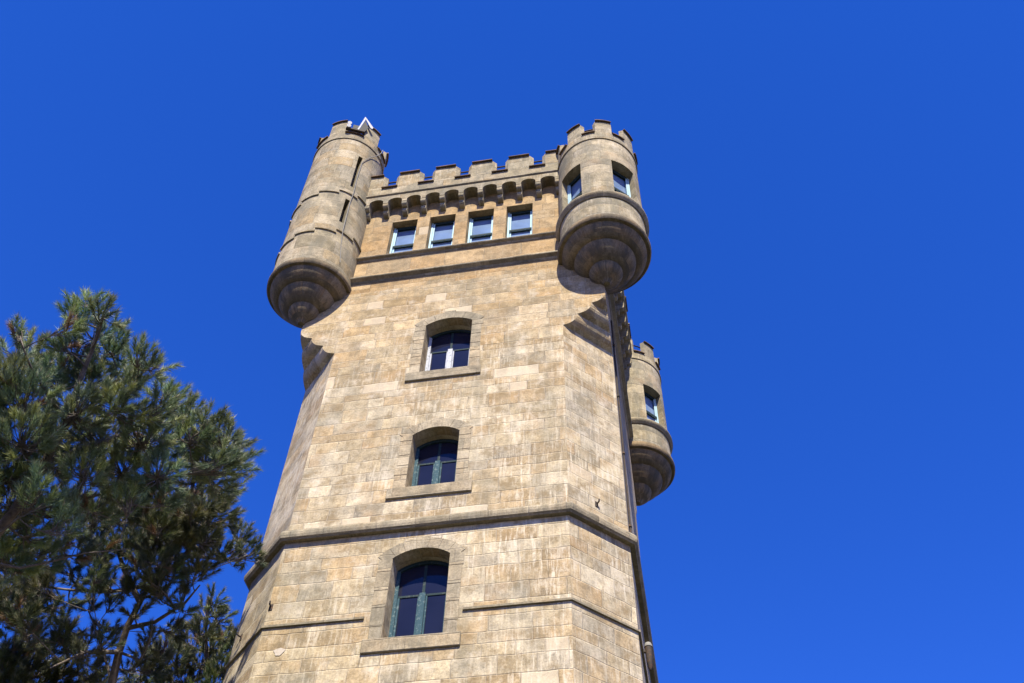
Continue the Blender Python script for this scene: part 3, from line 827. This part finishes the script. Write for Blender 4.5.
DA = 17.5
A_tr = [at(*q) for q in ((-70, 640, 17.2), (-25, 560, 17.2), (15, 510, 17.2), (45, 462, 17.2), (67, 422, 17.2), (78, 385, 17.3), (93, 348, 17.4), (101, 322, 17.4), (107, 302, 17.4))]
A_base = Vector((A_tr[0].x - .5, A_tr[0].y - .3, 0))
A_trunk = down(A_tr[0], (-.5, -.3))[:-1] + A_tr
A_limbs = [dict(r=.028, pts=[at(*q) for q in ((15, 510, 17.2), (60, 506, 17.0), (108, 492, 17.3), (150, 486, 17.4), (195, 468, 17.5), (235, 456, 17.5))]),
           dict(r=.045, pts=[at(*q) for q in ((45, 462, 17.2), (90, 445, 17.6), (135, 430, 17.9), (170, 412, 18.2), (190, 400, 18.4))]),
           dict(r=.035, pts=[at(*q) for q in ((67, 422, 17.2), (48, 395, 17.0), (30, 365, 16.8), (20, 340, 16.7))]),
           dict(r=.035, pts=[at(*q) for q in ((67, 422, 17.2), (100, 400, 17.5), (125, 380, 17.7), (138, 362, 17.8))]),
           dict(r=.026, pts=[at(*q) for q in ((-25, 560, 17.2), (20, 568, 17.0), (45, 563, 17.1), (85, 553, 16.9), (130, 549, 16.9))]),
           dict(r=.045, pts=[at(*q) for q in ((-25, 560, 17.2), (-60, 500, 17.4), (-90, 430, 17.6), (-100, 380, 17.7))])]
A_cl = [(88, 304, 10), (76, 317, 12), (103, 314, 13), (109, 331, 13), (66, 328, 9), (92, 335, 12), (112, 348, 14), (60, 345, 9), (84, 322, 9),
        (20, 333, 11), (14, 352, 16), (32, 350, 15), (8, 375, 20), (30, 375, 18), (55, 368, 16), (75, 372, 12), (50, 385, 22), (25, 402, 26), (0, 408, 26), (92, 382, 20), (122, 362, 13), (138, 360, 13), (152, 368, 11), (112, 380, 18), (135, 382, 16),
        (120, 408, 24), (80, 410, 24), (163, 394, 13), (172, 405, 16), (158, 412, 16), (188, 415, 14), (208, 425, 15), (190, 436, 22), (222, 440, 18), (233, 447, 13), (240, 462, 12), (224, 463, 17), (205, 460, 24), (168, 440, 26), (138, 438, 26), (100, 440, 28), (58, 432, 28), (20, 440, 30),
        (0, 470, 28), (48, 466, 24), (85, 472, 22), (122, 470, 26), (155, 474, 24), (190, 482, 20), (216, 482, 15), (230, 488, 10), (10, 505, 24), (38, 498, 20), (70, 498, 18), (-5, 540, 24), (30, 535, 16), (60, 530, 14),
        (-40, 380, 30), (-45, 430, 34), (-50, 490, 34), (-90, 420, 34), (-95, 480, 30), (-70, 360, 26), (20, 570, 12), (45, 556, 14), (80, 552, 10), (5, 560, 16), (95, 510, 16), (130, 500, 16), (165, 500, 14), (50, 515, 16), (110, 485, 18), (20, 522, 16), (78, 345, 10), (96, 360, 12), (68, 350, 10)]
pine('tall near pine with a pointed top shoot above its broad crown', A_base, A_trunk, A_limbs, A_cl, DA, 1.1, (.112, .168, .09), trunk_r=.16)

DB = 21.5
B_tr = [at(*q) for q in ((108, 720, DB), (112, 683, DB), (119, 652, DB), (128, 625, DB), (140, 602, DB), (150, 585, DB), (165, 560, DB), (180, 535, DB), (190, 512, DB))]
B_base = Vector((B_tr[0].x - .3, B_tr[0].y, 0))
B_limbs = [dict(r=.07, pts=[at(*q) for q in ((150, 585, DB), (182, 560, DB - .4), (205, 528, DB - .6), (226, 500, DB - .7))]),
           dict(r=.06, pts=[at(*q) for q in ((140, 602, DB), (124, 570, DB + .4), (112, 530, DB + .6), (100, 505, DB + .8))]),
           dict(r=.05, pts=[at(*q) for q in ((119, 652, DB), (85, 652, DB - .6), (50, 668, DB - 1.2))]),
           dict(r=.05, pts=[at(*q) for q in ((128, 628, DB), (155, 622, DB - .4), (185, 603, DB - .8), (200, 585, DB - 1))]),
           dict(r=.05, pts=[at(*q) for q in ((150, 585, DB), (110, 592, DB + .5), (70, 590, DB + .8), (30, 585, DB + 1))]),
           dict(r=.05, pts=[at(*q) for q in ((165, 560, DB), (195, 556, DB + .4), (225, 560, DB + .7), (248, 548, DB + .9))]),
           dict(r=.03, pts=[at(*q) for q in ((112, 683, DB), (100, 640, DB + .5), (88, 610, DB + .8))]),
           dict(r=.03, pts=[at(*q) for q in ((119, 652, DB), (140, 660, DB - .5), (150, 640, DB - .8), (152, 625, DB - .9))])]
B_cl = [(92, 515, 16), (118, 508, 20), (148, 505, 20), (176, 508, 20), (202, 506, 17), (222, 518, 13), (238, 535, 11), (248, 552, 12), (232, 556, 10), (205, 540, 13), (182, 540, 14), (168, 560, 12), (140, 545, 12), (152, 580, 9), (186, 590, 9), (182, 608, 9), (115, 548, 12), (95, 585, 8),
        (65, 568, 12), (35, 585, 15), (8, 592, 16), (20, 615, 14), (52, 606, 10), (88, 606, 7), (100, 570, 8), (125, 590, 8), (-20, 600, 20), (-40, 570, 20), (60, 640, 8), (215, 500, 12),
        (70, 515, 14), (55, 545, 13), (95, 540, 13), (130, 525, 15), (160, 530, 15), (190, 525, 14), (30, 560, 14), (10, 565, 16), (85, 560, 9), (140, 565, 10), (195, 565, 10), (220, 550, 10), (45, 590, 11), (25, 600, 13), (0, 615, 15), (70, 600, 8), (110, 605, 7), (135, 612, 7), (165, 600, 8), (60, 622, 8), (35, 630, 10), (90, 632, 7), (172, 628, 9), (150, 640, 8), (80, 655, 7), (100, 662, 7), (130, 668, 8), (152, 668, 10), (75, 580, 8)]
B_cl += [(random.uniform(70, 235), random.uniform(500, 585), random.uniform(9, 15)) for _ in range(26)]
B_cl += [(random.uniform(-10, 165), random.uniform(575, 655), random.uniform(7, 11)) for _ in range(22)]
pine('thin darker pine with a pale fissured trunk and open bare branches', B_base, down(B_tr[0], (-.3, 0))[:-1] + B_tr, B_limbs, B_cl, DB, 1.3, (.052, .072, .034), ntuft=1.25, trunk_r=.15)

DC = 26.0
def up_trunk(u, v0, v1, D, n=6): return [at(u + 2 * math.sin(i), v0 + (v1 - v0) * i / n, D) for i in range(n + 1)]
C_tr = up_trunk(208, 760, 598, DC)
C_cl = [(140, 672, 11), (135, 690, 14), (168, 645, 11), (182, 632, 9), (236, 640, 9), (213, 600, 8), (208, 612, 11), (220, 618, 11), (203, 630, 13), (222, 636, 13), (212, 646, 15), (190, 644, 13), (232, 652, 11), (176, 658, 13), (200, 664, 17), (224, 668, 15), (158, 668, 13), (180, 680, 16), (212, 690, 20), (160, 690, 15), (240, 690, 15), (185, 710, 22), (225, 720, 22), (148, 655, 8)]
pine('small distant pine with a narrow pointed top close to the left edge of the tower', Vector((C_tr[0].x, C_tr[0].y, 0)), down(C_tr[0])[:-1] + C_tr, [], C_cl, DC, 1.0, (.068, .092, .042), ntuft=1.1, trunk_r=.17)

DD = 23.0
D_tr = up_trunk(12, 780, 655, DD)
D_cl = [(75, 655, 10), (85, 670, 11), (98, 682, 12), (55, 650, 10), (80, 695, 16), (10, 655, 14), (32, 652, 12), (0, 668, 18), (25, 670, 18), (48, 664, 14), (62, 674, 12), (40, 684, 18), (10, 692, 20), (66, 690, 12), (-20, 665, 20), (20, 715, 24), (55, 715, 20), (-25, 700, 24)]
pine('low dark pine crown in the bottom left corner', Vector((D_tr[0].x, D_tr[0].y, 0)), down(D_tr[0])[:-1] + D_tr, [], D_cl, DD, .8, (.055, .072, .034), ntuft=1.1, trunk_r=.17)
